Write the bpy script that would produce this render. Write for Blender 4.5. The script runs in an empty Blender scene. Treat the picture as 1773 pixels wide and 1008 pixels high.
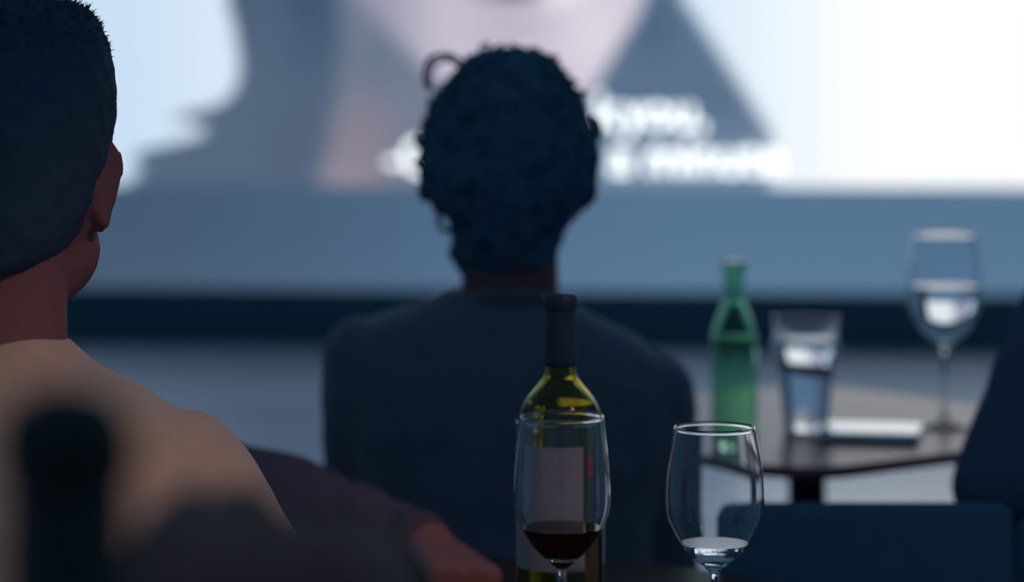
import bpy, bmesh, math, random
import numpy as np
from mathutils import Vector, Matrix, noise, Quaternion

random.seed(7)
PI = math.pi
SC = bpy.context.scene
COL = SC.collection

# ------------------------------------------------------------------ camera
cam_d = bpy.data.cameras.new('camera')
cam = bpy.data.objects.new('camera', cam_d)
COL.objects.link(cam)
CAM_Z, HORIZON, FPX = 1.2, 189.0, 85.0 / 36.0 * 1773.0
cam.location = (0, 0, CAM_Z)
cam.rotation_euler = (PI / 2, 0, 0)
cam_d.lens = 85.0
cam_d.sensor_width = 36.0
cam_d.shift_y = -(504.0 - HORIZON) / 1773.0
cam_d.dof.use_dof = True
cam_d.dof.focus_distance = 1.86
cam_d.dof.aperture_fstop = 3.3
cam_d.clip_start = 0.05
SC.camera = cam

# ------------------------------------------------------------------ world, lamps, exposure
w = bpy.data.worlds.new('room_dim')
SC.world = w
w.use_nodes = True
w.node_tree.nodes['Background'].inputs[0].default_value = (0.043, 0.088, 0.140, 1)
w.node_tree.nodes['Background'].inputs[1].default_value = 1.0
SC.view_settings.view_transform = 'Standard'
SC.view_settings.look = 'None'
SC.view_settings.exposure = 0.0
SC.view_settings.gamma = 1.0
SC.view_settings.use_curve_mapping = False
SC.cycles.max_bounces = 16
SC.cycles.transmission_bounces = 14
SC.cycles.transparent_max_bounces = 12
SC.cycles.glossy_bounces = 6
SC.cycles.use_denoising = True
SC.cycles.sample_clamp_indirect = 4.0


def spot(name, loc, target, color, power, angle, radius, blend=0.6):
    d = bpy.data.lights.new(name, 'SPOT')
    d.color = color
    d.energy = power
    d.spot_size = math.radians(angle)
    d.spot_blend = blend
    d.shadow_soft_size = radius
    o = bpy.data.objects.new(name, d)
    COL.objects.link(o)
    o.location = loc
    o.rotation_euler = (Vector(target) - Vector(loc)).to_track_quat('-Z', 'Y').to_euler()
    return o


spot('warm_bar_spotlight', (0.75, 0.50, 2.05), (-0.25, 1.80, 0.90), (1.0, 0.60, 0.40), 36.0, 19, 0.05, 0.9)
spot('warm_table_spotlight', (1.15, 0.9, 2.3), (0.0, 2.3, 0.79), (1.0, 0.52, 0.40), 17.0, 15, 0.04, 0.8)


# ------------------------------------------------------------------ helpers
def P(px, py, d):
    return Vector(((px - 886.5) * d / FPX, d, CAM_Z - (py - HORIZON) * d / FPX))


def lin(c):
    c = c / 255.0
    return c / 12.92 if c <= 0.04045 else ((c + 0.055) / 1.055) ** 2.4


def lin3(r, g, b):
    return (lin(r), lin(g), lin(b), 1)


def mat(name, col, rough=0.6, metal=0.0, trans=0.0, ior=1.45, spec=0.5, coat=0.0, noise_amt=0.0, noise_scale=20.0,
        bump=0.0, bump_scale=80.0, sheen=0.0, stretch=None):
    m = bpy.data.materials.new(name)
    m.use_nodes = True
    nt = m.node_tree
    b = nt.nodes['Principled BSDF']
    c = (col[0], col[1], col[2], 1)
    b.inputs['Base Color'].default_value = c
    b.inputs['Roughness'].default_value = rough
    b.inputs['Metallic'].default_value = metal
    b.inputs['Transmission Weight'].default_value = trans
    b.inputs['IOR'].default_value = ior
    b.inputs['Specular IOR Level'].default_value = spec
    b.inputs['Coat Weight'].default_value = coat
    b.inputs['Sheen Weight'].default_value = sheen
    if noise_amt or bump:
        tc = nt.nodes.new('ShaderNodeTexCoord')
        mp = nt.nodes.new('ShaderNodeMapping')
        nt.links.new(tc.outputs['Object'], mp.inputs[0])
        if stretch:
            mp.inputs['Scale'].default_value = stretch
    if noise_amt:
        n = nt.nodes.new('ShaderNodeTexNoise')
        n.inputs['Scale'].default_value = noise_scale
        n.inputs['Detail'].default_value = 5
        nt.links.new(mp.outputs[0], n.inputs['Vector'])
        r = nt.nodes.new('ShaderNodeMix')
        r.data_type = 'RGBA'
        r.inputs[6].default_value = tuple(max(0, x * (1 - noise_amt)) for x in c[:3]) + (1,)
        r.inputs[7].default_value = tuple(min(1, x * (1 + noise_amt)) for x in c[:3]) + (1,)
        nt.links.new(n.outputs['Fac'], r.inputs[0])
        nt.links.new(r.outputs[2], b.inputs['Base Color'])
    if bump:
        n2 = nt.nodes.new('ShaderNodeTexNoise')
        n2.inputs['Scale'].default_value = bump_scale
        n2.inputs['Detail'].default_value = 6
        nt.links.new(mp.outputs[0], n2.inputs['Vector'])
        bp = nt.nodes.new('ShaderNodeBump')
        bp.inputs['Strength'].default_value = bump
        bp.inputs['Distance'].default_value = 0.004
        nt.links.new(n2.outputs['Fac'], bp.inputs['Height'])
        nt.links.new(bp.outputs[0], b.inputs['Normal'])
    return m


def glass(name, col=(1, 1, 1), ior=1.45, rough=0.0):
    return mat(name, col, rough=rough, trans=1.0, ior=ior)


def tag(o, label=None, cat=None, group=None, kind=None):
    if label: o['label'] = label
    if cat: o['category'] = cat
    if group: o['group'] = group
    if kind: o['kind'] = kind
    return o


def thing(name, loc, label, cat, group=None):
    o = bpy.data.objects.new(name, None)
    COL.objects.link(o)
    o.location = loc
    o.empty_display_size = 0.1
    return tag(o, label, cat, group)


def base_loc(parent):
    v = Vector((0, 0, 0))
    while parent is not None:
        v = v + parent.location
        parent = parent.parent
    return v


def link_mesh(name, me, m, parent=None, smooth=True):
    """me is in world coordinates; it is moved into its parent's frame."""
    if parent is not None:
        me.transform(Matrix.Translation(-base_loc(parent)))
    o = bpy.data.objects.new(name, me)
    COL.objects.link(o)
    if parent is not None:
        o.parent = parent
    if m is not None:
        me.materials.clear()
        me.materials.append(m)
    if smooth and len(me.polygons):
        me.polygons.foreach_set('use_smooth', [True] * len(me.polygons))
    me.update()
    return o


def link(name, bm, m, parent=None, smooth=True, sharp=None):
    me = bpy.data.meshes.new(name)
    bmesh.ops.recalc_face_normals(bm, faces=bm.faces)
    bm.to_mesh(me)
    bm.free()
    o = link_mesh(name, me, m, parent, smooth)
    if smooth and sharp:
        me.set_sharp_from_angle(angle=math.radians(sharp))
    return o


def box(bm, c, s, rot=None, bevel=0.0, seg=2):
    t = bmesh.new()
    bmesh.ops.create_cube(t, size=1.0)
    bmesh.ops.scale(t, vec=Vector(s), verts=t.verts)
    if bevel:
        bmesh.ops.bevel(t, geom=list(t.edges), offset=bevel, segments=seg, affect='EDGES', profile=0.5)
    if rot is not None:
        bmesh.ops.rotate(t, cent=(0, 0, 0), matrix=rot, verts=t.verts)
    bmesh.ops.translate(t, vec=Vector(c), verts=t.verts)
    me = bpy.data.meshes.new('tmp')
    t.to_mesh(me)
    t.free()
    bm.from_mesh(me)
    bpy.data.meshes.remove(me)


def ell(bm, c, r, rot=None, u=20, v=12):
    geom = bmesh.ops.create_uvsphere(bm, u_segments=u, v_segments=v, radius=1.0)
    vs = geom['verts']
    bmesh.ops.scale(bm, vec=Vector(r), verts=vs)
    if rot is not None:
        bmesh.ops.rotate(bm, cent=(0, 0, 0), matrix=rot, verts=vs)
    bmesh.ops.translate(bm, vec=Vector(c), verts=vs)


def cap(bm, p1, r1, p2, r2, seg=16):
    """closed tapered capsule"""
    p1, p2 = Vector(p1), Vector(p2)
    ax = (p2 - p1)
    L = ax.length
    q = ax.to_track_quat('Z', 'Y').to_matrix()
    prof = []
    n = 5
    for i in range(n + 1):
        a = -PI / 2 + (PI / 2) * i / n
        prof.append((r1 * math.cos(a), r1 * math.sin(a)))
    for i in range(n + 1):
        a = (PI / 2) * i / n
        prof.append((r2 * math.cos(a), L + r2 * math.sin(a)))
    lathe(bm, prof, seg, q, p1)


def lathe(bm, prof, seg=32, rot=None, loc=(0, 0, 0), close=False):
    rings = []
    loc = Vector(loc)
    for (r, z) in prof:
        if r < 1e-6:
            p = Vector((0, 0, z))
            if rot is not None: p = rot @ p
            rings.append([bm.verts.new(p + loc)])
        else:
            ring = []
            for k in range(seg):
                a = 2 * PI * k / seg
                p = Vector((r * math.cos(a), r * math.sin(a), z))
                if rot is not None: p = rot @ p
                ring.append(bm.verts.new(p + loc))
            rings.append(ring)
    idx = list(range(len(rings) - 1))
    pairs = [(rings[i], rings[i + 1]) for i in idx]
    if close: pairs.append((rings[-1], rings[0]))
    for a, b in pairs:
        for k in range(seg):
            k2 = (k + 1) % seg
            if len(a) == 1 and len(b) == 1: continue
            if len(a) == 1: bm.faces.new((a[0], b[k], b[k2]))
            elif len(b) == 1: bm.faces.new((a[k], b[0], a[k2]))
            else: bm.faces.new((a[k], b[k], b[k2], a[k2]))


def tube(bm, pts, r, seg=8):
    for a, b in zip(pts[:-1], pts[1:]):
        cap(bm, a, r if not callable(r) else r, b, r, seg)


def swept(bm, pts, radii, seg=8, closed=False):
    """one continuous tube along a path, round ends"""
    pts = [Vector(p) for p in pts]
    n = len(pts)
    rings = []
    up = Vector((0.13, 0.27, 0.95)).normalized()
    for i, p in enumerate(pts):
        if closed: t = pts[(i + 1) % n] - pts[(i - 1) % n]
        else: t = pts[min(i + 1, n - 1)] - pts[max(i - 1, 0)]
        t.normalize()
        x = t.cross(up)
        if x.length < 1e-3: x = t.cross(Vector((1, 0, 0)))
        x.normalize()
        y = t.cross(x)
        r = radii[i] if hasattr(radii, '__len__') else radii
        rings.append([bm.verts.new(p + x * r * math.cos(2 * PI * k / seg) + y * r * math.sin(2 * PI * k / seg)) for k in range(seg)])
    m = n if closed else n - 1
    for i in range(m):
        a, b = rings[i], rings[(i + 1) % n]
        for k in range(seg):
            bm.faces.new((a[k], a[(k + 1) % seg], b[(k + 1) % seg], b[k]))
    if not closed:
        bm.faces.new(rings[0])
        bm.faces.new(rings[-1][::-1])


def loft(bm, rows, cx, cy, seg=40, expo=2.3):
    """rows: (z, left, right, back, front): superellipse sections, closed both ends"""
    rings = []
    for (z, l, r, b, f) in rows:
        ring = []
        for k in range(seg):
            a = 2 * PI * k / seg
            c, s = math.cos(a), math.sin(a)
            x = math.copysign(abs(c) ** (2 / expo), c) * (r if c > 0 else l)
            y = math.copysign(abs(s) ** (2 / expo), s) * (f if s > 0 else b)
            ring.append(bm.verts.new((cx + x, cy + y, z)))
        rings.append(ring)
    for a, b in zip(rings[:-1], rings[1:]):
        for k in range(seg):
            bm.faces.new((a[k], a[(k + 1) % seg], b[(k + 1) % seg], b[k]))
    bm.faces.new(rings[0][::-1])
    bm.faces.new(rings[-1])


def remesh(bm, voxel, smooth=4, factor=0.5):
    me = bpy.data.meshes.new('blob')
    bmesh.ops.recalc_face_normals(bm, faces=bm.faces)
    bm.to_mesh(me)
    bm.free()
    o = bpy.data.objects.new('blob', me)
    COL.objects.link(o)
    r = o.modifiers.new('r', 'REMESH')
    r.mode = 'VOXEL'
    r.voxel_size = voxel
    if smooth:
        s = o.modifiers.new('s', 'SMOOTH')
        s.factor = factor
        s.iterations = smooth
    dg = bpy.context.evaluated_depsgraph_get()
    dg.update()
    out = bpy.data.meshes.new_from_object(o.evaluated_get(dg))
    bpy.data.objects.remove(o)
    bpy.data.meshes.remove(me)
    return out


def displace(me, fn):
    n = len(me.vertices)
    co = np.empty(n * 3)
    no = np.empty(n * 3)
    me.vertices.foreach_get('co', co)
    me.vertex_normals.foreach_get('vector', no)
    co = co.reshape(-1, 3)
    no = no.reshape(-1, 3)
    d = np.array([fn(Vector(c)) for c in co])
    co += no * d[:, None]
    me.vertices.foreach_set('co', co.ravel())
    me.update()


# ------------------------------------------------------------------ materials
M = {}
M['tan_knit'] = mat('tan_knit', (0.52, 0.40, 0.33), 0.9, spec=0.1, noise_amt=0.12, noise_scale=40, bump=0.1, bump_scale=300, sheen=0.6)
M['navy_cotton'] = mat('navy_cotton', (0.13, 0.145, 0.205), 0.9, spec=0.15, noise_amt=0.15, noise_scale=25, bump=0.2, bump_scale=200, sheen=0.5)
M['dark_jacket'] = mat('dark_jacket', (0.10, 0.145, 0.22), 0.85, spec=0.15, noise_amt=0.15, noise_scale=25, bump=0.2, bump_scale=150)
M['plum_knit'] = mat('plum_knit', (0.20, 0.13, 0.17), 0.9, spec=0.1, noise_amt=0.2, noise_scale=60, bump=0.3, bump_scale=220)
M['trousers'] = mat('dark_trousers', (0.03, 0.045, 0.08), 0.85, spec=0.2, noise_amt=0.1)
M['shoe'] = mat('shoe_leather', (0.02, 0.02, 0.025), 0.45)
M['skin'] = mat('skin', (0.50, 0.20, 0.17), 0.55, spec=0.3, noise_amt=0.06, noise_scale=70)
M['skin_dim'] = mat('skin_shaded', (0.21, 0.095, 0.105), 0.6, spec=0.25, noise_amt=0.06, noise_scale=70)  # skin darkened in its colour to stand for the shade on the necks
M['hair'] = mat('veiled_black_hair', (0.065, 0.155, 0.235), 0.8, spec=0.12, noise_amt=0.25, noise_scale=90)  # black hair lifted towards blue, a veil of haze put into the colour
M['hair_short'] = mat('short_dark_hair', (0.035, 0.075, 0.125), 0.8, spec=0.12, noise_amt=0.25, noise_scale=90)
M['eye'] = mat('eye', (0.75, 0.73, 0.70), 0.2)
M['iris'] = mat('iris', (0.08, 0.04, 0.02), 0.2)
M['lip'] = mat('lip', (0.40, 0.13, 0.12), 0.5)
M['glass'] = glass('clear_glass', (0.97, 0.985, 1.0))
M['wine'] = mat('red_wine', (0.10, 0.004, 0.012), 0.02, trans=0.75, ior=1.34)
M['water'] = glass('water', (0.96, 0.97, 0.98), 1.33)
M['green_glass'] = glass('green_glass', (0.48, 0.86, 0.62))
M['olive_glass'] = glass('olive_glass', (0.62, 0.58, 0.06))
M['dark_glass'] = mat('dark_bottle_glass', (0.012, 0.02, 0.018), 0.15, spec=0.4)
M['foil'] = mat('dark_foil', (0.03, 0.06, 0.09), 0.45, metal=0.1, noise_amt=0.2)
M['label'] = mat('bottle_label', (0.52, 0.42, 0.40), 0.8, noise_amt=0.10, noise_scale=120)
M['red_seal'] = mat('red_seal', (0.6, 0.04, 0.09), 0.6, noise_amt=0.1)
M['cap_metal'] = mat('pale_cap', (0.95, 0.96, 0.98), 0.08, trans=1.0, ior=1.3, noise_amt=0.02)
M['froth'] = mat('froth', (0.95, 0.96, 0.97), 0.5, trans=0.75, ior=1.15, noise_amt=0.04, bump=0.4, bump_scale=300)
M['white_wine'] = mat('white_wine', (0.85, 0.78, 0.10), 0.0, trans=1.0, ior=1.34)
M['bag_leather'] = mat('bag_leather', (0.30, 0.16, 0.15), 0.8, spec=0.2, noise_amt=0.5, noise_scale=30, bump=0.3, bump_scale=60)
M['citrus'] = mat('citrus', (0.65, 0.22, 0.05), 0.5, noise_amt=0.3, noise_scale=200)
M['white_gloss'] = mat('white_gloss', (0.85, 0.88, 0.9), 0.08, ior=1.9, coat=1.0, noise_amt=0.02)
M['black_plastic'] = mat('black_plastic', (0.02, 0.03, 0.04), 0.4, noise_amt=0.1)
M['table_wood'] = mat('table_wood', (0.34, 0.13, 0.14), 0.30, spec=0.35, coat=0.05, noise_amt=0.35, noise_scale=9, stretch=(1, 9, 1))
M['dark_wood'] = mat('dark_wood', (0.05, 0.03, 0.025), 0.35, noise_amt=0.3, noise_scale=8, stretch=(1, 8, 1))
M['black_metal'] = mat('black_metal', (0.02, 0.03, 0.045), 0.45, metal=0.3, noise_amt=0.1)
M['navy_fabric'] = mat('navy_upholstery', (0.085, 0.165, 0.245), 0.9, spec=0.1, noise_amt=0.15, noise_scale=60, bump=0.2, bump_scale=220)
M['stage_black'] = mat('stage_black', (0.045, 0.125, 0.165), 0.8, spec=0.1, noise_amt=0.1)
M['wall_paint'] = mat('wall_paint', (0.06, 0.09, 0.13), 0.8, noise_amt=0.08, noise_scale=5)


# ------------------------------------------------------------------ setting: floor, wall, screen
def floor_material():
    m = bpy.data.materials.new('sealed_floor')
    m.use_nodes = True
    nt = m.node_tree
    b = nt.nodes['Principled BSDF']
    tc = nt.nodes.new('ShaderNodeTexCoord')
    mp = nt.nodes.new('ShaderNodeMapping')
    mp.inputs['Scale'].default_value = (0.35, 1.6, 1)
    nt.links.new(tc.outputs['Object'], mp.inputs[0])
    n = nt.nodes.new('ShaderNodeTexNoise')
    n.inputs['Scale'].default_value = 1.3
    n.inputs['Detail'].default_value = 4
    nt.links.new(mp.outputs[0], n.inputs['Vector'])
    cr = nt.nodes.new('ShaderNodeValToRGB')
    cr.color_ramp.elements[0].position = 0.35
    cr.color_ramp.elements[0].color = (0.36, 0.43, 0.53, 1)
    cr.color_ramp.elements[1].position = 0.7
    cr.color_ramp.elements[1].color = (0.72, 0.78, 0.88, 1)  # base made paler and bluer to add to the reflected screen glow
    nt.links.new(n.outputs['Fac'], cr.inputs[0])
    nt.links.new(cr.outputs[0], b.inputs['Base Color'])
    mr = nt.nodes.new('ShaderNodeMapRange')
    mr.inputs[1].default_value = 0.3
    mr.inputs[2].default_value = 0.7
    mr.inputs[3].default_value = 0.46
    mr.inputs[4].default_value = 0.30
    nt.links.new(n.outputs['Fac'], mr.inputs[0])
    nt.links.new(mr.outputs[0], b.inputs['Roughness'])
    b.inputs['IOR'].default_value = 1.6
    b.inputs['Coat Weight'].default_value = 0.9
    b.inputs['Coat Roughness'].default_value = 0.25
    return m


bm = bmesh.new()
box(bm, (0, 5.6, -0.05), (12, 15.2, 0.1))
tag(link('floor', bm, floor_material(), None, False), 'sealed floor, the pale screen glow partly painted into its colour', kind='structure')


def wall_y(x):
    return 12.15 - 0.11 * x


yaw = Matrix.Rotation(-math.atan(0.11), 3, 'Z')
bm = bmesh.new()
box(bm, (0.0, wall_y(0) + 0.16, 2.0), (11.5, 0.12, 4.2), yaw)
tag(link('wall_front', bm, M['wall_paint'], None, False), kind='structure')

# low black stage front under the screen
bm = bmesh.new()
box(bm, (0.0, wall_y(0) + 0.045, 0.1435), (11.0, 0.09, 0.287), yaw, 0.004)
tag(link('baseboard_front', bm, M['stage_black'], None, False), kind='structure')


def smooth01(x):
    x = np.clip(x, 0, 1)
    return x * x * (3 - 2 * x)


def screen_picture(u, v):
    """colour (sRGB 0..255) of the projected film frame; u, v are picture coordinates"""
    def C(*c): return np.array(c, float)
    def mix(a, b, t): return a * (1 - t[..., None]) + b * t[..., None]
    one = np.ones_like(u)
    g = smooth01((u - 150) / 300)
    col = mix(one[..., None] * C(196, 219, 240), one[..., None] * C(214, 230, 246), g)
    g = smooth01((u - 1150) / 400)
    col = mix(col, one[..., None] * C(250, 253, 254), g)
    # left sweep of hair
    xb = np.interp(v, [-900, -500, -200, 0, 60, 120, 160, 185, 200, 212, 224, 240, 252, 266, 285, 300, 330],
                   [560, 470, 410, 393, 408, 416, 408, 382, 322, 300, 356, 352, 305, 240, 234, 246, 215])
    soft = np.interp(v, [-900, 100, 180, 210, 330], [30, 20, 22, 26, 34])
    hm = smooth01((u - xb) / soft + 0.5) * smooth01((1090 - u) / 30 + 0.5)
    hair = one[..., None] * C(82, 101, 124)
    k = np.exp(-(((u - 530) / 60) ** 2 + ((v - 10) / 110) ** 2))
    hair = mix(hair, one[..., None] * C(58, 82, 106), k * 0.9)
    k = np.exp(-(((u - 410) / 40) ** 2 + ((v - 20) / 60) ** 2))
    hair = mix(hair, one[..., None] * C(62, 84, 106), k * 0.6)
    k = np.exp(-(((u - 470) / 70) ** 2 + ((v - 60) / 60) ** 2))
    hair = mix(hair, one[..., None] * C(80, 98, 124), k * 0.6)
    k = np.exp(-(((u - 520) / 60) ** 2 + ((v - 260) / 80) ** 2))
    hair = mix(hair, one[..., None] * C(80, 96, 120), k * 0.8)
    col = mix(col, hair, hm)
    # neck
    nb = np.interp(v, [-200, 0, 80, 160, 240, 330], [560, 590, 596, 585, 568, 545])
    nm = smooth01((u - nb) / 45 + 0.5) * smooth01((1090 - u) / 30 + 0.5)
    neck = one[..., None] * C(112, 122, 142)
    k = np.exp(-(((u - 620) / 70) ** 2 + ((v - 260) / 110) ** 2))
    neck = mix(neck, one[..., None] * C(134, 127, 143), k)
    k = np.exp(-(((u - 600) / 60) ** 2 + ((v - 310) / 30) ** 2))
    neck = mix(neck, one[..., None] * C(150, 138, 150), k * 0.8)
    k = np.exp(-(((u - 650) / 45) ** 2 + ((v - 110) / 50) ** 2))
    neck = mix(neck, one[..., None] * C(100, 116, 138), k * 0.8)
    col = mix(col, neck, nm)
    # face: jaw line down to the chin
    jl = np.interp(v, [-900, -500, -200, 0, 40, 80, 120, 150, 175, 200], [640, 570, 590, 622, 655, 695, 735, 775, 820, 900])
    jr = np.interp(v, [-900, -500, -200, 0, 40, 80, 120, 150, 200], [1080, 1150, 1140, 1118, 1100, 1076, 1052, 1035, 960])
    fm = smooth01((u - jl) / 50 + 0.5) * smooth01((jr - u) / 26 + 0.5) * smooth01((230 - v) / 40)
    face = one[..., None] * C(196, 188, 206)
    k = smooth01((u - 640) / 150)
    face = mix(one[..., None] * C(150, 150, 170), face, k)
    k = np.exp(-(((u - 1030) / 80) ** 2 + ((v - 60) / 120) ** 2))
    face = mix(face, one[..., None] * C(216, 210, 222), k)
    k = np.exp(-(((u - 880) / 70) ** 2 + ((v - 45) / 26) ** 2))
    face = mix(face, one[..., None] * C(178, 168, 188), k * 0.6)
    k = np.exp(-(((u - 890) / 62) ** 2 + ((v + 8) / 11) ** 2))
    face = mix(face, one[..., None] * C(92, 70, 95), k * 0.95)
    k = np.exp(-(((u - 968) / 36) ** 2 + ((v + 4) / 14) ** 2))
    face = mix(face, one[..., None] * C(246, 244, 248), k * 0.9)
    for ex in (740, 1000):
        k = np.exp(-(((u - ex) / 46) ** 2 + ((v + 430) / 22) ** 2))
        face = mix(face, one[..., None] * C(60, 58, 75), k * 0.85)
    col = mix(col, face, fm)
    # right fall of hair
    rb = np.interp(v, [-900, -400, 0, 120, 235, 330], [960, 1080, 1182, 1262, 1335, 1330])
    inner = np.interp(v, [-900, -500, -200, 0, 40, 80, 120, 150, 200, 330], [1080, 1150, 1140, 1118, 1100, 1076, 1052, 1035, 1000, 960])
    rm = smooth01((u - inner) / 26 + 0.5) * smooth01((rb - u) / 34 + 0.5)
    rh = one[..., None] * C(88, 112, 138)
    k = np.exp(-(((u - 1130) / 40) ** 2 + ((v - 40) / 60) ** 2))
    rh = mix(rh, one[..., None] * C(74, 98, 124), k * 0.8)
    k = smooth01((v - 170) / 130)
    rh = mix(rh, one[..., None] * C(128, 150, 172), k * 0.7)
    col = mix(col, rh, rm)
    # lower bar of the picture: spill light painted in, given off as emission
    bar = mix(one[..., None] * C(66, 88, 112), one[..., None] * C(84, 114, 144), smooth01((u - 150) / 1100))
    k = smooth01((v - 380) / 120)
    bar = mix(bar, bar + 4, k)
    return col, bar


def emission_mat(name, strength=1.0, color=None):
    m = bpy.data.materials.new(name)
    m.use_nodes = True
    nt = m.node_tree
    nt.nodes.clear()
    out = nt.nodes.new('ShaderNodeOutputMaterial')
    em = nt.nodes.new('ShaderNodeEmission')
    em.inputs[1].default_value = strength
    if color is None:
        at = nt.nodes.new('ShaderNodeAttribute')
        at.attribute_name = 'picture'
        nt.links.new(at.outputs['Color'], em.inputs[0])
    else:
        em.inputs[0].default_value = color
    nt.links.new(em.outputs[0], out.inputs[0])
    return m


scr = thing('projection_screen', (0, wall_y(0), 0.287),
            'wide bright cinema screen showing a smiling face and white subtitles', 'screen')
Z0, ZB, Z1, XA, XB = 0.287, 0.8125, 3.2, -3.6, 4.4


def screen_panel(name, za, zb, nx, nz, which):
    xs = np.linspace(XA, XB, nx)
    zs = np.linspace(za, zb, nz)
    X, Z = np.meshgrid(xs, zs)
    Y = wall_y(X)
    U = 886.5 + X / Y * FPX
    V = HORIZON + (CAM_Z - Z) / Y * FPX
    V0 = HORIZON + (CAM_Z - ZB) / Y * FPX           # picture edge level along the screen
    if which == 0: V = V + (325 - V0)
    rgb = screen_picture(U, V)[which]
    c = rgb / 255.0
    c = np.where(c <= 0.04045, c / 12.92, ((c + 0.055) / 1.055) ** 2.4)
    c = np.concatenate([c, np.ones(c.shape[:2] + (1,))], -1).reshape(-1, 4)
    verts = np.stack([X, Y, Z], -1).reshape(-1, 3)
    faces = []
    for j in range(nz - 1):
        for i in range(nx - 1):
            a = j * nx + i
            faces.append((a, a + 1, a + nx + 1, a + nx))
    me = bpy.data.meshes.new(name)
    me.from_pydata(verts.tolist(), [], faces)
    at = me.color_attributes.new('picture', 'FLOAT_COLOR', 'POINT')
    at.data.foreach_set('color', c.astype(np.float32).ravel())
    return link_mesh(name, me, emission_mat(name + '_light', 1.04), scr, False)


screen_panel('picture', ZB, Z1, 340, 130, 0)
screen_panel('picture_bar', Z0, ZB, 100, 20, 1)
bm = bmesh.new()
box(bm, (0.4, wall_y(0.4) + 0.05, 1.75), (8.3, 0.06, 3.0), yaw)
link('screen_backing', bm, M['stage_black'], scr, False)

sub_mat = emission_mat('subtitle_light', 1.8, (0.93, 0.98, 1.0, 1))


def subtitle(text, px, py, size, bold=0.005, space=1.0):
    x = 0.0
    for _ in range(6):
        y = wall_y(x) - 0.02
        x = (px - 886.5) * y / FPX
    z = CAM_Z - (py - HORIZON) * y / FPX
    cu = bpy.data.curves.new('subtitle', 'FONT')
    cu.body = text
    cu.size = size
    cu.offset = bold
    cu.space_character = space
    cu.extrude = 0.002
    o = bpy.data.objects.new('subtitle', cu)
    COL.objects.link(o)
    o.rotation_euler = (PI / 2, 0, -math.atan(0.11))
    o.location = (x, y, z)
    dg = bpy.context.evaluated_depsgraph_get()
    dg.update()
    me = bpy.data.meshes.new_from_object(o.evaluated_get(dg))
    me.transform(o.matrix_world)
    bpy.data.objects.remove(o)
    return link_mesh('subtitle', me, sub_mat, scr, False)


subtitle('you,', 1078, 222, 0.245)
subtitle('a minute', 1056, 300, 0.245)
subtitle('-G', 668, 300, 0.245)
subtitle('k', 1030, 222, 0.245)


# ------------------------------------------------------------------ furniture
def round_table(label, cx, cy, z, r, m, thick=0.028, pole=0.03):
    t = thing('round_table', (cx, cy, 0), label, 'table')
    bm = bmesh.new()
    lathe(bm, [(0, z - thick), (r - 0.012, z - thick), (r, z - thick + 0.008), (r, z - 0.006), (r - 0.006, z), (0, z)], 64, None, (cx, cy, 0))
    link('tabletop', bm, m, t, True, 40)
    bm = bmesh.new()
    lathe(bm, [(0, 0.03), (pole, 0.03), (pole, z - thick - 0.012), (pole + 0.06, z - thick - 0.008), (pole + 0.06, z - thick), (0, z - thick)], 24, None, (cx, cy, 0))
    link('pedestal', bm, M['black_metal'], t, True, 40)
    bm = bmesh.new()
    lathe(bm, [(0, 0), (0.2, 0), (0.2, 0.012), (pole + 0.02, 0.03), (0, 0.03)], 40, None, (cx, cy, 0))
    link('base', bm, M['black_metal'], t, True, 40)
    return t


def square_table(label, cx, cy, z, side, rot, m, thick=0.016, rad=0.09, pole=0.026):
    t = thing('square_table', (cx, cy, 0), label, 'table')
    out = []
    h = side / 2
    for (qx, qy, a0) in ((1, 1, 0), (-1, 1, 90), (-1, -1, 180), (1, -1, 270)):
        for i in range(9):
            a = math.radians(a0 + 90 * i / 8)
            out.append((qx * (h - rad) + rad * math.cos(a), qy * (h - rad) + rad * math.sin(a)))
    R = Matrix.Rotation(math.radians(rot), 3, 'Z')
    def ring(bm, s, zz): return [bm.verts.new(R @ Vector((x * s, y * s, 0)) + Vector((cx, cy, zz))) for x, y in out]
    bm = bmesh.new()
    rs = [ring(bm, 0.975, z - thick), ring(bm, 1.0, z - thick + 0.01), ring(bm, 1.0, z - 0.006), ring(bm, 0.99, z)]
    n = len(out)
    for a, b in zip(rs[:-1], rs[1:]):
        for k in range(n): bm.faces.new((a[k], a[(k + 1) % n], b[(k + 1) % n], b[k]))
    bm.faces.new(rs[0][::-1])
    bm.faces.new(rs[-1])
    link('tabletop', bm, m, t, True, 40)
    bm = bmesh.new()
    lathe(bm, [(0, 0.03), (pole, 0.03), (pole, z - thick - 0.012), (pole + 0.07, z - thick - 0.008), (pole + 0.07, z - thick), (0, z - thick)], 24, None, (cx, cy, 0))
    link('pedestal', bm, M['black_metal'], t, True, 40)
    bm = bmesh.new()
    lathe(bm, [(0, 0), (0.2, 0), (0.2, 0.012), (pole + 0.02, 0.03), (0, 0.03)], 40, None, (cx, cy, 0))
    link('base', bm, M['black_metal'], t, True, 40)
    return t


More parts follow.
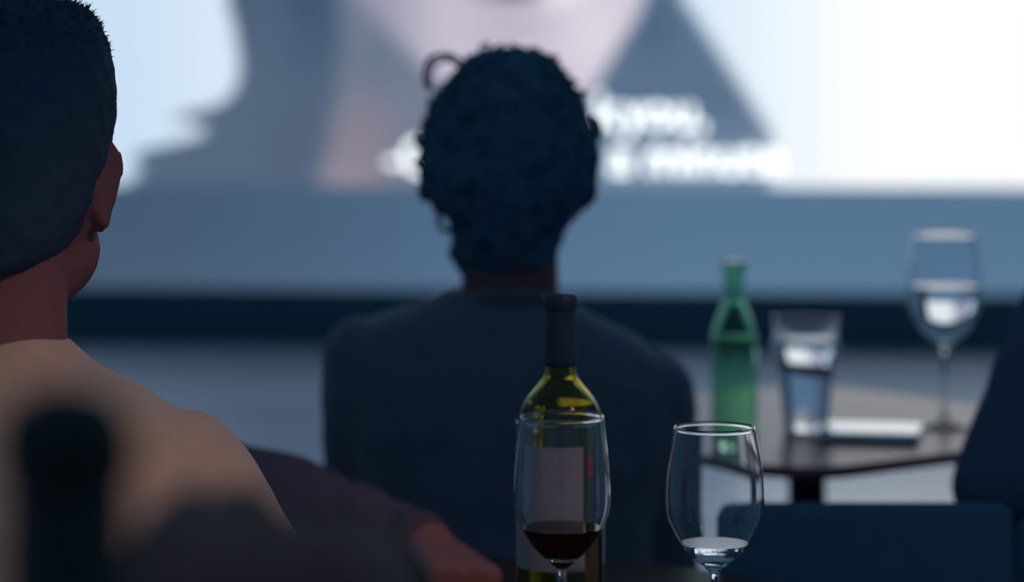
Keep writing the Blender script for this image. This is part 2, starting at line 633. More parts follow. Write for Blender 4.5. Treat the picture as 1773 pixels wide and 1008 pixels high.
def chair(label, cx, yb, width, top, depth=0.42, seat_z=0.44, group='dark chairs of the audience'):
    """chair facing the screen, its back at y = yb"""
    t = thing('chair', (cx, yb + depth / 2, 0), label, 'chair', group)
    hw = width / 2
    bm = bmesh.new()
    box(bm, (cx, yb + depth / 2 + 0.02, seat_z - 0.03), (width, depth, 0.06), None, 0.022, 3)
    link('seat', bm, M['navy_fabric'], t, True, 40)
    bm = bmesh.new()
    box(bm, (cx, yb, (top + seat_z + 0.12) / 2), (width, 0.035, top - seat_z - 0.12), None, 0.016, 3)
    link('backrest', bm, M['navy_fabric'], t, True, 40)
    for s in (-1, 1):
        bm = bmesh.new()
        cap(bm, (cx + s * (hw - 0.03), yb - 0.012, 0.012), 0.011, (cx + s * (hw - 0.03), yb + 0.006, min(seat_z + 0.2, top - 0.04)), 0.012, 12)
        link('leg', bm, M['black_metal'], t)
        bm = bmesh.new()
        cap(bm, (cx + s * (hw - 0.03), yb + depth, 0.012), 0.011, (cx + s * (hw - 0.03), yb + depth - 0.02, seat_z - 0.05), 0.012, 12)
        link('leg', bm, M['black_metal'], t)
    return t


# ------------------------------------------------------------------ people
def hand_blobs(bm, wrist, d, back, side, curl=0.5, size=1.0):
    """wrist point, finger direction d, back-of-hand normal, side = +1 thumb towards d x back"""
    d = Vector(d).normalized()
    n = Vector(back)
    n = (n - d * n.dot(d)).normalized()
    lat = n.cross(d) * side
    k = size
    W = Vector(wrist)
    for i in range(4):
        x = (0.030 - 0.020 * i) * k
        base = W + lat * x * 0.55 + d * 0.012 * k
        kn = W + lat * x + d * (0.088 - 0.004 * abs(i - 1)) * k + n * (0.006 - 0.003 * abs(i - 1)) * k
        cap(bm, base, 0.0155 * k, kn, 0.0125 * k, 10)
        L = [0.042, 0.047, 0.044, 0.034][i] * k
        ang = 0.0
        p = kn
        for j, (f, r) in enumerate(((1.0, 0.0092), (0.62, 0.0085), (0.5, 0.0076))):
            ang += curl * (1.0, 1.25, 0.9)[j]
            q = p + (d * math.cos(ang) - n * math.sin(ang)) * L * f
            cap(bm, p, r * k * 1.05, q, r * k, 10)
            p = q
    tb = W + lat * 0.024 * k + d * 0.022 * k - n * 0.006 * k
    t1 = tb + (lat * 0.62 + d * 0.7 - n * 0.3).normalized() * 0.042 * k
    t2 = t1 + (d * 0.9 + lat * (0.15 - curl * 0.3) - n * (0.2 + 0.25 * curl)).normalized() * 0.032 * k
    t3 = t2 + (d * 0.8 - lat * (0.2 + curl * 0.5) - n * 0.25).normalized() * 0.026 * k
    cap(bm, tb, 0.0165 * k, t1, 0.0125 * k, 10)
    cap(bm, t1, 0.0125 * k, t2, 0.0108 * k, 10)
    cap(bm, t2, 0.0105 * k, t3, 0.0085 * k, 10)


def head_blobs(bm, c, jaw=0.066, yaw=0.0, earz=-0.012, k=1.0, ear_x=0.079):
    R = Matrix.Rotation(yaw, 3, 'Z')
    c = Vector(c)
    def p(x, y, z): return c + R @ (Vector((x, y, z)) * k)
    def e(x, y, z, a, b, d, rot=None): ell(bm, p(x, y, z), (a * k, b * k, d * k), R if rot is None else R @ rot)
    e(0, -0.008, 0.030, 0.078, 0.098, 0.086)
    e(0, 0.018, -0.01, 0.072, 0.080, 0.085)
    e(0, 0.030, -0.058, jaw, 0.062, 0.052)
    e(0, 0.068, -0.094, 0.026, 0.026, 0.020)
    e(0, 0.086, 0.026, 0.055, 0.016, 0.012)
    cap(bm, p(0, 0.094, 0.015), 0.008 * k, p(0, 0.116, -0.026), 0.013 * k, 12)
    e(-0.011, 0.104, -0.030, 0.008, 0.010, 0.008)
    e(0.011, 0.104, -0.030, 0.008, 0.010, 0.008)
    e(0, 0.088, -0.062, 0.025, 0.010, 0.006)
    e(0, 0.086, -0.072, 0.021, 0.010, 0.007)
    e(-0.045, 0.060, -0.025, 0.024, 0.026, 0.022)
    e(0.045, 0.060, -0.025, 0.024, 0.026, 0.022)
    for s in (-1, 1):
        rot = Matrix.Rotation(s * -0.42, 3, 'Z')
        e(s * ear_x, 0.0, earz + 0.008, 0.008, 0.019, 0.027, rot)
        e(s * (ear_x - 0.003), 0.004, earz - 0.017, 0.007, 0.012, 0.017, rot)
        pts = []
        for i in range(11):
            a = math.radians(-70 + 230 * i / 10)
            pts.append(p(s * (ear_x + 0.004), 0, earz + 0.003) + R @ (rot @ Vector((0, -math.cos(a) * 0.018 * k, math.sin(a) * 0.030 * k))))
        for a, b in zip(pts[:-1], pts[1:]): cap(bm, a, 0.0042 * k, b, 0.0042 * k, 8)
    return p


def arm_pts(S, E, W):
    return Vector(S), Vector(E), Vector(W)


def person(label, cx, cy, head, rows, arms, skin, shirt, hair_fn, shirt_wr=0.003, jaw=0.066, yaw=0.0,
           neck_r=0.053, neck_base_z=1.0, hands=None, arm_r=(0.052, 0.046, 0.038), name_shirt='sweater', cuff=0.03, knee_dx=0.13,
           ear_x=0.079, head_k=1.0, collar=None, legs=True, voxel=0.0048):
    """rows: torso sections of the top; arms: dict side -> (shoulder, elbow, wrist); hands: dict side -> (dir, back, curl)"""
    root = thing('person', (cx, cy, 0), label, 'person')
    hc = Vector(head)
    # --- skin: one continuous body
    bm = bmesh.new()
    p = head_blobs(bm, hc, jaw, yaw, k=head_k, ear_x=ear_x)
    cap(bm, hc + Vector((0, -0.012, -0.03)), neck_r * 1.02, (cx, cy - 0.012, neck_base_z - 0.03), neck_r * 1.05, 24)
    inner = [(z, max(l - 0.014, 0.03), max(r - 0.014, 0.03), max(b - 0.014, 0.03), max(f - 0.014, 0.03)) for (z, l, r, b, f) in rows if z < neck_base_z - 0.01]
    loft(bm, inner, cx, cy, 32)
    for s, (S, E, W) in arms.items():
        S, E, W = Vector(S), Vector(E), Vector(W)
        cap(bm, S, arm_r[0] - 0.012, E, arm_r[1] - 0.010, 14)
        cap(bm, E, arm_r[1] - 0.010, W, 0.026, 14)
        if hands and s in hands:
            d, bk, curl = hands[s]
            hand_blobs(bm, W, d, bk, s, curl)
    hipz = 0.50
    for s in (-1, 1):
        H, K, A = Vector((cx + s * 0.09, cy, hipz + 0.02)), Vector((cx + s * knee_dx, cy + 0.42, 0.50)), Vector((cx + s * knee_dx, cy + 0.43, 0.09))
        cap(bm, H, 0.07, K, 0.05, 14)
        cap(bm, K, 0.05, A, 0.035, 14)
        cap(bm, A + Vector((0, -0.02, -0.04)), 0.03, A + Vector((0, 0.15, -0.055)), 0.022, 12)
    me = remesh(bm, voxel, 3)
    link_mesh('body', me, skin, root)
    for s in (-1, 1):
        bm = bmesh.new()
        ell(bm, p(s * 0.031, 0.079, 0.006), (0.0125 * head_k,) * 3, None, 16, 10)
        eo = link('eye', bm, M['eye'], root)
        bm = bmesh.new()
        ell(bm, p(s * 0.031, 0.0885, 0.006), (0.0055 * head_k, 0.0035, 0.0055 * head_k), None, 12, 8)
        link('iris', bm, M['iris'], eo)
    # --- top
    bm = bmesh.new()
    loft(bm, rows, cx, cy, 48)
    for s, (S, E, W) in arms.items():
        S, E, W = Vector(S), Vector(E), Vector(W)
        cap(bm, S, arm_r[0], E, arm_r[1], 20)
        cap(bm, E, arm_r[1], E + (W - E) * (1 - cuff), arm_r[2], 20)
        # shoulder yoke towards the torso
        cap(bm, S + Vector((-s * 0.07, 0, 0.0)), arm_r[0] * 0.95, S, arm_r[0], 16)
    me = remesh(bm, 0.0075, 7)
    sx = random.random() * 50

    def wr(c):
        a = noise.noise(Vector((c.x * 9 + sx, c.y * 9, c.z * 22)))
        b = noise.noise(Vector((c.x * 30 + c.z * 26 + sx, c.y * 20, c.z * 14 - c.x * 12)))
        return shirt_wr * (0.8 * a + 0.9 * b)
    displace(me, wr)
    so = link_mesh(name_shirt, me, shirt, root)
    if collar:
        bm = bmesh.new()
        czb, czf, rx, ry = collar
        pts = []
        for i in range(40):
            a = 2 * PI * i / 40
            y = math.sin(a) * ry
            pts.append((cx + math.cos(a) * rx, cy - 0.012 + y, (czb + czf) / 2 - (czb - czf) / 2 * math.sin(a)))
        swept(bm, pts, 0.0055, 10, True)
        link('collar', bm, shirt, so)
    for s, (S, E, W) in arms.items():
        E, W = Vector(E), Vector(W)
        bm = bmesh.new()
        ax = (W - E).normalized()
        q = ax.to_track_quat('Z', 'Y').to_matrix()
        c0 = E + (W - E) * (1 - cuff) + ax * (arm_r[2] * 0.35)
        r = arm_r[2] * 0.98
        lathe(bm, [(r - 0.007, -0.012), (r, -0.010), (r + 0.001, 0.012), (r - 0.002, 0.022), (r - 0.008, 0.022)], 24, q, c0, True)
        link('cuff', bm, shirt, so)
    # --- trousers and shoes
    bm = bmesh.new()
    ell(bm, (cx, cy, 0.50), (0.165, 0.12, 0.075))
    for s in (-1, 1):
        H, K, A = Vector((cx + s * 0.085, cy, hipz + 0.03)), Vector((cx + s * knee_dx, cy + 0.42, 0.505)), Vector((cx + s * knee_dx, cy + 0.43, 0.10))
        cap(bm, H, 0.085, K, 0.064, 20)
        cap(bm, K, 0.064, A, 0.052, 20)
    me = remesh(bm, 0.011, 5)
    displace(me, wr)
    link_mesh('trousers', me, M['trousers'], root)
    for s in (-1, 1):
        A = Vector((cx + s * knee_dx, cy + 0.43, 0.0))
        bm = bmesh.new()
        cap(bm, A + Vector((0, -0.03, 0.05)), 0.042, A + Vector((0, 0.14, 0.040)), 0.036, 16)
        cap(bm, A + Vector((0, 0.0, 0.08)), 0.042, A + Vector((0, 0.02, 0.06)), 0.042, 16)
        box(bm, A + Vector((0, 0.05, 0.012)), (0.08, 0.26, 0.024), None, 0.008, 2)
        me = remesh(bm, 0.008, 3)
        link_mesh('shoe', me, M['shoe'], root)
    hair_fn(root)
    return root


def short_hair(cx, cy, rows, m, tufts=900, voxel=0.0045, back=None):
    def fn(root):
        bm = bmesh.new()
        loft(bm, rows, cx, cy, 48, 2.25)
        me = remesh(bm, voxel, 3)
        displace(me, lambda c: 0.0018 * noise.noise(c * 70) + 0.001 * noise.noise(c * 160))
        b2 = bmesh.new()
        b2.from_mesh(me)
        bpy.data.meshes.remove(me)
        b2.verts.ensure_lookup_table()
        cand = [(v.co.copy(), v.normal.copy()) for v in b2.verts if v.normal.z > 0.25]
        for co, no in random.sample(cand, min(tufts, len(cand))):
            L = random.uniform(0.001, 0.003) + (random.uniform(0.001, 0.008) * max(0, no.z) if random.random() < 0.6 else 0)
            d = (no * 0.7 + Vector((random.uniform(-.6, .6), random.uniform(-.6, .6), random.uniform(-.3, .6)))).normalized()
            t = d.orthogonal().normalized()
            u = d.cross(t)
            r = 0.0011
            base = co - no * 0.002
            vs = [b2.verts.new(base + (t * math.cos(a) + u * math.sin(a)) * r) for a in (0, 2.09, 4.19)]
            tip = b2.verts.new(base + d * (L + 0.002))
            for k in range(3): b2.faces.new((vs[k], vs[(k + 1) % 3], tip))
        link('hair', b2, m, root)
    return fn


def curly_hair(cx, cy, rows, m, loops=(), n=420):
    def fn(root):
        bm = bmesh.new()
        loft(bm, rows, cx, cy, 48, 2.1)
        me = remesh(bm, 0.0045, 3)
        displace(me, lambda c: 0.0055 * noise.noise(c * 48) + 0.004 * noise.noise(c * 95))
        b2 = bmesh.new()
        b2.from_mesh(me)
        bpy.data.meshes.remove(me)
        cand = [(v.co.copy(), v.normal.copy()) for v in b2.verts if v.co.z > rows[2][0]]
        for co, no in random.sample(cand, min(n, len(cand))):
            r = random.uniform(0.006, 0.011)
            q = Quaternion((random.random() - .5, random.random() - .5, random.random() - .5, random.random() - .5)).normalized()
            pts = []
            turns = random.uniform(0.8, 1.5)
            for i in range(11):
                a = 2 * PI * turns * i / 10
                pts.append(co - no * 0.004 + q @ Vector((r * math.cos(a), r * math.sin(a), 0.010 * i / 10 - 0.005)))
            swept(b2, pts, 0.0021, 5)
        for pts, r in loops:
            swept(b2, pts, r, 8)
        link('hair', b2, m, root)
    return fn


# ---- the man in tan, nearest, on the left
C1x, C1y = -0.3812, 1.80
rows1 = [(0.46, .165, .165, .12, .12), (0.55, .165, .165, .115, .125), (0.70, .168, .168, .115, .12), (0.82, .176, .176, .122, .12),
         (0.90, .172, .172, .118, .115), (0.94, .164, .164, .108, .10), (0.965, .150, .150, .098, .085), (0.982, .126, .126, .090, .072),
         (0.994, .098, .098, .080, .062), (1.006, .074, .074, .074, .050), (1.020, .060, .060, .072, .040), (1.032, .050, .050, .068, .030), (1.036, .036, .036, .064, .02)]
S = [0, 0]
hair1 = short_hair(C1x, C1y - 0.005,
                   [(1.082, .034, .034, .078, .02), (1.092, .050, .050, .088, .01), (1.11, .062, .062, .097, .01), (1.135, .073, .073, .106, .012),
                    (1.155, .079, .079, .110, .02), (1.170, .0825, .0825, .112, .05), (1.182, .0845, .0845, .113, .07), (1.196, .086, .086, .113, .085),
                    (1.216, .086, .086, .112, .094), (1.234, .0835, .0835, .107, .096), (1.250, .0795, .0795, .100, .094), (1.264, .0735, .0735, .089, .086), (1.2745, .066, .066, .078, .078),
                    (1.280, .054, .054, .062, .066)], M['hair_short'], 1700)
person('person with short dark hair in a tan sweater, seen from behind at the left edge', C1x, C1y, (C1x, C1y, 1.152), rows1,
       {1: ((C1x + .128, C1y, .928), (C1x + .290, C1y + .02, .718), (C1x + .16, C1y + .22, .650)),
        -1: ((C1x - .150, C1y, .922), (C1x - .214, C1y + .02, .690), (C1x - .13, C1y + .24, .645))},
       M['skin_dim'], M['tan_knit'], hair1, 0.006, jaw=0.070, neck_r=0.050, neck_base_z=1.0,
       hands={1: ((-.2, .95, -.15), (0.1, 0, 1), 0.35), -1: ((.2, .95, -.15), (-0.1, 0, 1), 0.35)}, ear_x=0.0775)

# ---- the curly-haired man in navy in the middle
C2x, C2y = (884 - 886.5) * 2.9 / FPX, 2.90
s2 = 2.9 / FPX


def z2(y): return CAM_Z - (y - HORIZON) * s2


rows2 = [(0.46, .165, .165, .12, .12), (0.56, .165, .165, .115, .12), (0.70, .170, .170, .115, .115), (0.82, .196, .200, .115, .11),
         (0.87, .206, .200, .112, .105), (0.90, .208, .186, .106, .095), (0.925, .204, .156, .098, .085), (0.943, .190, .122, .090, .075),
         (0.958, .150, .090, .082, .066), (0.970, .108, .068, .074, .060), (0.984, .080, .058, .066, .056)]
hair_px = [(470, 795, 955, .055), (455, 790, 958, .075), (440, 786, 961, .085), (415, 782, 968, .094), (390, 779, 975, .102), (372, 770, 986, .108),
           (356, 752, 1008, .113), (342, 742, 1018, .117), (320, 733, 1028, .121), (280, 729, 1034, .125), (235, 731, 1031, .126), (195, 745, 1017, .123),
           (160, 762, 1001, .116), (130, 784, 982, .104), (108, 806, 962, .090), (94, 828, 940, .070), (86, 850, 920, .045)]
hrows2 = []
for (y, xl, xr, bk) in hair_px:
    fr = 0.02 if y > 340 else (0.05 if y > 300 else bk * 0.84)
    hrows2.append((z2(y), (884 - xl) * s2, (xr - 884) * s2, bk, fr))


def ring_px(cxp, cyp, rx, ry, a0, a1, d, n=16, dz=0.0):
    out = []
    for i in range(n):
        a = math.radians(a0 + (a1 - a0) * i / (n - 1))
        q = P(cxp + rx * math.cos(a), cyp - ry * math.sin(a), d)
        q.y += dz * i / n
        out.append(q)
    return out


loops2 = [(ring_px(771, 132, 35, 38, -10, 220, 2.88), 0.0030),
          (ring_px(772, 136, 28, 32, 20, 215, 2.87), 0.0022),
          (ring_px(776, 380, 17, 20, 60, 290, 2.86), 0.0032),
          (ring_px(742, 330, 14, 16, 60, 270, 2.88), 0.004),
          (ring_px(1012, 330, 16, 22, -110, 80, 2.88), 0.005),
          (ring_px(1024, 225, 12, 20, -90, 90, 2.88), 0.005),
          (ring_px(760, 120, 24, 26, 30, 200, 2.89), 0.002)]
hair2 = curly_hair(C2x, C2y - 0.008, hrows2, M['hair'], loops2)
person('person with black curly hair in a dark navy top, seated before the screen', C2x, C2y, (C2x - 0.002, C2y, 1.125), rows2,
       {1: ((C2x + .168, C2y, .856), (C2x + .180, C2y + .05, .615), (C2x + .11, C2y + .27, .635)),
        -1: ((C2x - .174, C2y, .899), (C2x - .178, C2y + .04, .645), (C2x - .11, C2y + .26, .635))},
       M['skin_dim'], M['navy_cotton'], hair2, 0.0035, jaw=0.060, neck_r=0.056, neck_base_z=0.965,
       hands={1: ((-.2, .95, -.15), (0.1, 0, 1), 0.35), -1: ((.2, .95, -.15), (-0.1, 0, 1), 0.35)}, name_shirt='top',
       arm_r=(0.054, 0.050, 0.036), collar=(0.984, 0.955, .062, .066), ear_x=0.076)

# ---- the dark figure at the right edge
C3x, C3y = 0.74, 2.74
rows3 = [(0.46, .165, .165, .12, .12), (0.56, .165, .165, .115, .12), (0.72, .170, .170, .115, .115), (0.84, .176, .176, .118, .11),
         (0.94, .178, .178, .112, .105), (0.98, .165, .165, .102, .09), (1.005, .135, .135, .090, .075),
         (1.02, .10, .10, .080, .066), (1.035, .074, .074, .070, .058), (1.05, .060, .060, .060, .052)]
hair3 = short_hair(C3x, C3y - 0.005,
                   [(1.12, .04, .04, .085, .01), (1.14, .062, .062, .100, .01), (1.17, .076, .076, .112, .012), (1.20, .084, .084, .116, .04),
                    (1.235, .088, .088, .116, .09), (1.265, .084, .084, .110, .096), (1.29, .072, .072, .092, .085), (1.305, .05, .05, .06, .06)], M['hair_short'], 700)
e3 = P(1738, 835, 2.72)
s3 = P(1856, 548, 2.74)
person('person in a dark jacket at the right edge, elbow out beside the table', C3x, C3y, (C3x + 0.01, C3y, 1.185), rows3,
       {-1: (s3, e3, (C3x - .06, C3y + .16, .64)),
        1: ((C3x + .16, C3y, .93), (C3x + .215, C3y + .02, .70), (C3x + .12, C3y + .24, .645))},
       M['skin_dim'], M['dark_jacket'], hair3, 0.003, jaw=0.064, neck_r=0.052, neck_base_z=1.03,
       hands={1: ((-.2, .95, -.15), (0.1, 0, 1), 0.35), -1: ((.3, .95, -.05), (-0.1, 0, 1), 0.35)}, name_shirt='jacket',
       arm_r=(0.062, 0.058, 0.042), collar=(1.05, 1.01, .06, .064))

# ---- the person in plum, mostly hidden behind the man in tan, arm over the near table
C4x, C4y = -0.63, 2.80
rows4 = [(0.46, .15, .15, .11, .11), (0.56, .145, .145, .105, .11), (0.70, .145, .145, .11, .11), (0.78, .145, .145, .105, .105),
         (0.83, .13, .13, .095, .09), (0.855, .10, .10, .082, .075), (0.875, .07, .07, .068, .06), (0.895, .052, .052, .054, .048)]
hair4 = short_hair(C4x - 0.01, C4y,
                   [(0.94, .045, .045, .08, .0), (0.97, .062, .062, .096, .0), (1.01, .076, .076, .106, .01), (1.045, .082, .082, .110, .06),
                    (1.085, .082, .082, .108, .085), (1.115, .074, .074, .096, .085), (1.135, .055, .055, .07, .065), (1.142, .035, .035, .045, .045)], M['hair'], 300)
hand4 = P(770, 985, 2.37)
wr4 = P(742, 945, 2.43)
person('person in a plum sweater hidden behind the tan sweater, closed hand on the near table', C4x, C4y, (C4x - 0.01, C4y, 1.015), rows4,
       {1: ((C4x + .145, C4y - .05, .795), P(498, 872, 2.60), wr4),
        -1: ((C4x - .14, C4y, .79), (C4x - .20, C4y + .03, .60), (C4x - .10, C4y + .24, .62))},
       M['skin'], M['plum_knit'], hair4, 0.004, jaw=0.058, neck_r=0.046, neck_base_z=0.88,
       hands={1: ((0.42, -0.86, -0.20), (0.45, -0.65, 0.55), 1.15), -1: ((.2, .95, -.1), (-0.1, 0, 1), 0.35)},
       arm_r=(0.052, 0.054, 0.032), cuff=0.14, collar=(0.895, 0.865, .05, .054), knee_dx=0.1, head_k=0.94)

# ---- chairs they sit on, and the empty one by the far table
chair('dark chair under the person in the tan sweater', C1x, 1.655, 0.42, 0.78)
chair('dark chair under the curly-haired person in navy', C2x, 2.755, 0.39, 0.62)
chair('dark chair under the person in the dark jacket', C3x, 2.595, 0.40, 0.76)
chair('dark chair under the person in the plum sweater', C4x, 2.665, 0.36, 0.68)
chair('empty dark chair with a low padded back drawn up to the far table', 0.365, 2.50, 0.305, 0.793, depth=0.36)

# ------------------------------------------------------------------ tables
NZ = 0.735
round_table('round dark table in front, under the wine bottle and two glasses', 0.0, 2.18, NZ, 0.33, M['dark_wood'])
FF = 1.0752
FZ = 1.2 - 0.4 * FF
square_table('brown wooden table with rounded corners under the green bottle', 0.378 * FF, 3.10 * FF, FZ, 0.62 * FF, 37, M['table_wood'])
round_table('small dark round table nearest the camera under a dark bottle', -0.09, 0.70, 0.87, 0.22, M['dark_wood'])


# ------------------------------------------------------------------ glassware
def glass_wall(outer, wall=0.0012, floor_z=None):
    """closed profile: outer outline bottom to top, then the inside back down"""
    inner = []
    for (r, z) in reversed(outer):
        if floor_z is not None and z < floor_z: break
        inner.append((max(r - wall, 0.0), z))
    return inner


def interp_profile(pts, n=40):
    """smooth a (r, z) outline with Catmull-Rom"""
    out = []
    k = len(pts)
    for i in range(k - 1):
        p0, p1, p2, p3 = pts[max(i - 1, 0)], pts[i], pts[i + 1], pts[min(i + 2, k - 1)]
        steps = max(2, n // (k - 1))
        for j in range(steps):
            t = j / steps
            def f(a, b, c, d): return 0.5 * (2 * b + (c - a) * t + (2 * a - 5 * b + 4 * c - d) * t * t + (3 * b - a - 3 * c + d) * t ** 3)
            out.append((max(f(p0[0], p1[0], p2[0], p3[0]), 0.0), f(p0[1], p1[1], p2[1], p3[1])))
    out.append(pts[-1])
    return out


def wine_glass(label, x, y, z, H, rim, bowl, bowl_h, base_r, group, wine=0.0, wine_mat=None):
    """H total height; bowl_h height of the bowl; radii rim, bowl, base_r"""
    t = thing('wine_glass', (x, y, z), label, 'wine glass', group)
    zb = H - bowl_h                                    # bottom of the bowl
    bowl_out = interp_profile([(0.0045, zb - 0.004), (0.014, zb + 0.004), (bowl * 0.66, zb + bowl_h * 0.14), (bowl * 0.94, zb + bowl_h * 0.32), (bowl, zb + bowl_h * 0.47),
                               (bowl * 0.97, zb + bowl_h * 0.68), (rim + (bowl - rim) * 0.35, zb + bowl_h * 0.87), (rim, H)], 98)
    wall = 0.0014
    inner = [(r - wall, zz) for (r, zz) in bowl_out if zz > zb + 0.007 and r - wall > 0.006]
    prof = [(0, zb + 0.006), (0.006, zb + 0.0065)] + inner[:-3] + [(rim - 0.0022, H - 0.0012), (rim - 0.0021, H), (rim - 0.0012, H + 0.0009), (rim - 0.0002, H + 0.0006), (rim + 0.0003, H - 0.0003)] + bowl_out[::-1][3:] + [(0.0035, zb - 0.012)]
    # bowl and a solid stem in one lathe
    prof += interp_profile([(0.0035, zb - 0.02), (0.0032, zb * 0.5), (0.0036, 0.02), (0.007, 0.010), (0.018, 0.0055)], 16) + [(0, 0.0055)]
    bm = bmesh.new()
    lathe(bm, prof, 64, None, (x, y, z))
    link('bowl', bm, M['glass'], t)
    bm = bmesh.new()
    lathe(bm, [(0, 0), (base_r - 0.001, 0), (base_r, 0.0012), (base_r - 0.001, 0.0022), (0.02, 0.0052), (0, 0.0056)], 64, None, (x, y, z))
    link('foot', bm, M['glass'], t)
    if wine:
        zt = zb + wine
        wp = [(0, zb + 0.0062)] + [(r - wall + 0.0003, zz) for (r, zz) in bowl_out if zb + 0.007 < zz < zt and r - wall > 0.006]
        rt = wp[-1][0]
        wp += [(rt + 0.0002, zt), (0, zt - 0.0004)]
        bm = bmesh.new()
        lathe(bm, wp, 64, None, (x, y, z))
        lo = link('wine' if wine_mat is None else 'clear_drink', bm, wine_mat or M['wine'], t, True, 50)
        if wine_mat is None: tag(lo, 'dark red wine left at the bottom')
    return t


lg = P(973, 720, 2.0)
wine_glass('wine glass with a little dark wine, standing before the labelled bottle', lg.x, 2.0, NZ, lg.z - NZ, 0.0345, 0.0400, 0.122, 0.034,
           'wine glasses on the near table', 0.030)
rg = P(1237, 740, 1.95)
wine_glass('nearly empty clear wine glass to the right of the labelled bottle', rg.x, 1.95, NZ, rg.z - NZ, 0.0328, 0.0402, 0.112, 0.034,
           'wine glasses on the near table', 0.019, M['water'])
fg = P(1635, 740, 3.04 * FF)
wine_glass('tall clear wine glass on the far brown table beside the dark jacket', fg.x, 3.04 * FF, FZ, 1.2 - (404 - 189) * 3.04 * FF / FPX - FZ, 0.0385 * FF, 0.0452 * FF, 0.140 * FF, 0.037 * FF,
           'wine glasses on the far table', 0.074 * FF, M['water'])


def tumbler(x, y, z):
    t = thing('tumbler', (x, y, z), 'clear tumbler with a bulging collar on the far table by the green bottle', 'glass')
    k = 3.02 * FF / FPX
    out = interp_profile([(35 * k, 0.0), (38 * k, 10 * k), (42 * k, 45 * k), (47 * k, 98 * k), (51 * k, 118 * k), (57.5 * k, 136 * k), (58.5 * k, 148 * k),
                          (55 * k, 163 * k), (53 * k, 170 * k), (56.5 * k, 180 * k), (57.5 * k, 194 * k)], 50)
    wall = 0.0034
    inner = [(r - wall, zz) for (r, zz) in out if zz > 0.008]
    prof = [(0, 0), (out[0][0] - 0.002, 0)] + out + [(out[-1][0] - wall * 0.5, out[-1][1] + 0.001)] + inner[::-1] + [(0, 0.008)]
    bm = bmesh.new()
    lathe(bm, prof, 64, None, (x, y, z))
    link('tumbler_body', bm, M['glass'], t)
    lvl = 156 * k
    wp = [(0, 0.0081)] + [(r - wall + 0.0004, zz) for (r, zz) in out if 0.0082 < zz < lvl] 
    wp += [(wp[-1][0], lvl), (0, lvl)]
    bm = bmesh.new()
    lathe(bm, wp, 64, None, (x, y, z))
    link('drink', bm, M['water'], t, True, 50)
    bm = bmesh.new()
    R = Matrix.Rotation(0.16, 3, 'Y') @ Matrix.Rotation(0.10, 3, 'X')
    lathe(bm, [(0, -0.005), (0.0315, -0.005), (0.0335, 0), (0.0315, 0.005), (0, 0.005)], 32, R, (x - 0.002, y, z + 108 * k))
    link('citrus_slice', bm, M['citrus'], t, True, 50)
    return t


tp = P(1395, 748, 3.02 * FF)
tumbler(tp.x, 3.02 * FF, FZ)


def bottle_profile(H, R, neck_r, sh0, sh1, lip_r):
    return interp_profile([(R - 0.004, 0.0), (R, 0.006), (R, H * 0.2), (R, sh0 - 0.01), (R * 0.985, sh0), (R * 0.80, sh0 + (sh1 - sh0) * 0.42), (neck_r * 1.25, sh0 + (sh1 - sh0) * 0.8),
                           (neck_r, sh1), (neck_r * 0.94, (sh1 + H) / 2), (neck_r * 0.92, H - 0.014)], 54) + \
        [(lip_r, H - 0.012), (lip_r, H - 0.002), (lip_r - 0.002, H)]


def bottle_shell(x, y, z, out, wall, m, parent, name='glass_body'):
    inner = [(r - wall, zz) for (r, zz) in out if zz > 0.008]
    prof = [(0, 0.004), (out[0][0] * 0.6, 0.0015), (out[0][0] - 0.003, 0)] + out + inner[::-1] + [(0, 0.012)]
    bm = bmesh.new()
    lathe(bm, prof, 64, None, (x, y, z))
    return link(name, bm, m, parent)


# labelled wine bottle behind the left glass
bp = P(970, 720, 2.13)
bx, by = bp.x, 2.13
BH = 1.2 - (509 - 189) * 2.13 / FPX - NZ
wb = thing('wine_bottle', (bx, by, NZ), 'olive glass wine bottle with a pale label, behind the left wine glass', 'bottle')
out = bottle_profile(BH, 0.0385, 0.0140, BH - 0.113, BH - 0.068, 0.0146)
bottle_shell(bx, by, NZ, out, 0.0028, M['olive_glass'], wb)
wl = BH - 0.096
wp = [(0, 0.0122)] + [(r - 0.0028 + 0.0004, zz) for (r, zz) in out if 0.0123 < zz < wl]
wp += [(wp[-1][0], wl), (0, wl)]
bm = bmesh.new()
lathe(bm, wp, 64, None, (bx, by, NZ))
link('wine', bm, M['white_wine'], wb, True, 50)
bm = bmesh.new()
fo = [(r + 0.0006, zz) for (r, zz) in out if zz > BH - 0.066]
lathe(bm, [(fo[0][0] - 0.0004, fo[0][1])] + fo + [(0.0, BH + 0.0008)], 48, None, (bx, by, NZ))
link('foil_capsule', bm, M['foil'], wb)


def wrap_label(x, y, z, r, a0, a1, z0, z1, m, parent, name, t=0.0005, n=28):
    bm = bmesh.new()
    va = []
    for i in range(n + 1):
        a = math.radians(a0 + (a1 - a0) * i / n)
        c, s = math.sin(a), -math.cos(a)
        va.append([bm.verts.new((x + rr * c, y + rr * s, z + zz)) for rr, zz in ((r, z0), (r + t, z0), (r + t, z1), (r, z1))])
    for a, b in zip(va[:-1], va[1:]):
        for k in range(4): bm.faces.new((a[k], b[k], b[(k + 1) % 4], a[(k + 1) % 4]))
    bm.faces.new(va[0])
    bm.faces.new(va[-1][::-1])
    return link(name, bm, m, parent, True, 40)


wrap_label(bx, by, NZ, 0.0387, -82, 32, 0.064, 0.172, M['label'], wb, 'paper_label')
wrap_label(bx, by, NZ, 0.0387, 40, 50, 0.146, 0.166, M['red_seal'], wb, 'red_seal', n=6)

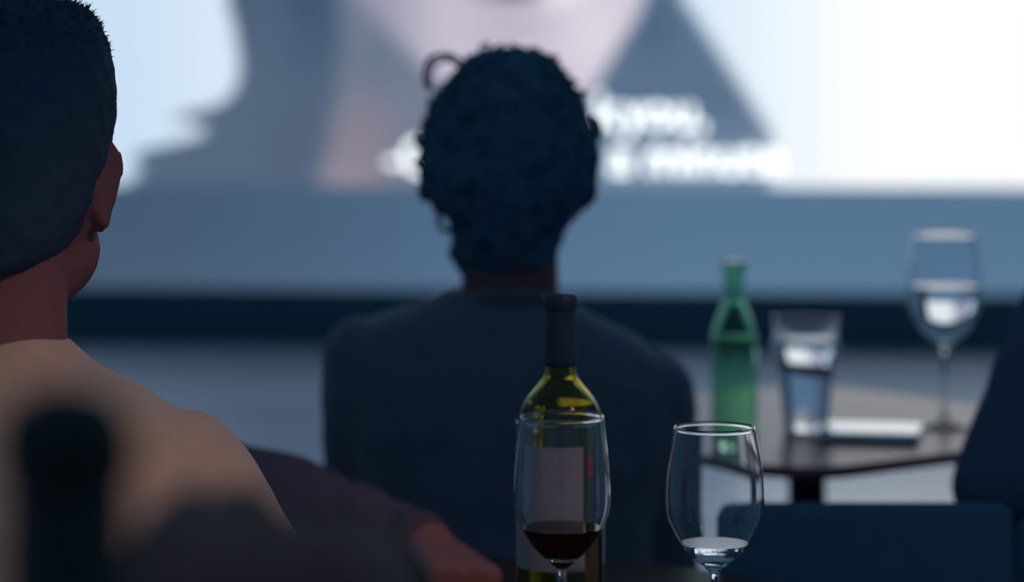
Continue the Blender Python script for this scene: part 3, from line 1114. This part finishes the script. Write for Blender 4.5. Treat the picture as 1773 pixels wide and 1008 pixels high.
# green bottle on the far table
gy = 2.86 * FF
gx = P(1271, 785, gy).x
GH = 1.2 - (456 - 189) * gy / FPX - FZ
gb = thing('beer_bottle', (gx, gy, FZ), 'slim green glass bottle with a pale cap on the far brown table', 'bottle')
gout = bottle_profile(GH, 0.0272 * FF, 0.0136, GH * 0.60, GH * 0.80, 0.0150)
bottle_shell(gx, gy, FZ, gout, 0.0026, M['green_glass'], gb)
bm = bmesh.new()
cp = [(0.0143, GH - 0.009)]
lathe(bm, [(0.0152, GH - 0.008), (0.0168, GH - 0.008), (0.0165, GH - 0.001), (0.0145, GH + 0.0032), (0, GH + 0.0036), (0, GH + 0.0006), (0.0152, GH + 0.0005)], 42, None, (gx, gy, FZ))
link('crown_cap', bm, M['cap_metal'], gb, True, 50)

# dark beer bottle and slouchy bag close to the camera
BZ, BD = 0.87, 0.65
nx_ = (114 - 886.5) * BD / FPX
NH = 1.2 - (742 - 189) * BD / FPX - BZ
nb = thing('beer_bottle', (nx_, BD, BZ), 'blurred dark bottle close to the camera, before the tan sweater', 'bottle')
nout = bottle_profile(NH, 0.033, 0.0180, NH * 0.50, NH * 0.74, 0.0178)
bottle_shell(nx_, BD, BZ, nout, 0.003, M['dark_glass'], nb)
bm = bmesh.new()
lathe(bm, [(0.0178, NH - 0.012), (0.0186, NH - 0.012), (0.0184, NH + 0.001), (0.0168, NH + 0.005), (0.0125, NH + 0.009), (0.007, NH + 0.0115), (0.0, NH + 0.012)], 40, None, (nx_, BD, BZ))
link('stopper', bm, M['dark_glass'], nb)

gc = P(480, 1000, 0.775)
bag = thing('handbag', (gc.x, 0.775, BZ), 'blurred dark brown soft bag close to the camera, right of the dark bottle', 'bag')
bm = bmesh.new()
gw = 0.052
for (px, py, r) in ((268, 965, .013), (310, 910, .014), (345, 890, .013), (400, 915, .013), (425, 885, .012), (480, 925, .014), (545, 930, .014), (600, 940, .014), (655, 950, .013)):
    q = P(px, py, 0.775)
    cap(bm, (q.x, 0.77 + random.uniform(-.01, .01), q.z - r * 0.3), r, (gc.x + (q.x - gc.x) * 1.05, 0.775, BZ + 0.03), 0.026, 14)
box(bm, (gc.x, 0.775, BZ + 0.045), (gw * 1.75, 0.07, 0.088), None, 0.022, 3)
me = remesh(bm, 0.003, 6)
displace(me, lambda c: 0.0035 * noise.noise(c * 40) + 0.002 * noise.noise(c * 90))
link_mesh('bag_body', me, M['bag_leather'], bag)
bm = bmesh.new()
swept(bm, [(gc.x + 0.050 * math.cos(a), 0.80 + 0.01 * math.sin(a), BZ + 0.075 + 0.055 * math.sin(a)) for a in [PI * i / 14 for i in range(15)]], 0.0035, 8)
link('handle', bm, M['bag_leather'], bag)

# phone on the far table, its glass painted white as a screen reflection
PY = 2.96 * FF
cc = P(1510, 752, PY)
ct = thing('phone', (cc.x, PY, FZ), 'shiny phone lying flat, whitened like a screen reflection, between the tumbler and tall glass', 'phone')
R = Matrix.Rotation(math.radians(-12), 3, 'Z')
bm = bmesh.new()
box(bm, (cc.x, PY, FZ + 0.003), (0.127, 0.161, 0.006), R, 0.0028, 3)
link('case', bm, M['black_plastic'], ct, True, 40)
bm = bmesh.new()
box(bm, (cc.x, PY, FZ + 0.0068), (0.123, 0.157, 0.0018), R, 0.0005, 2)
link('screen_glass', bm, M['white_gloss'], ct, True, 40)
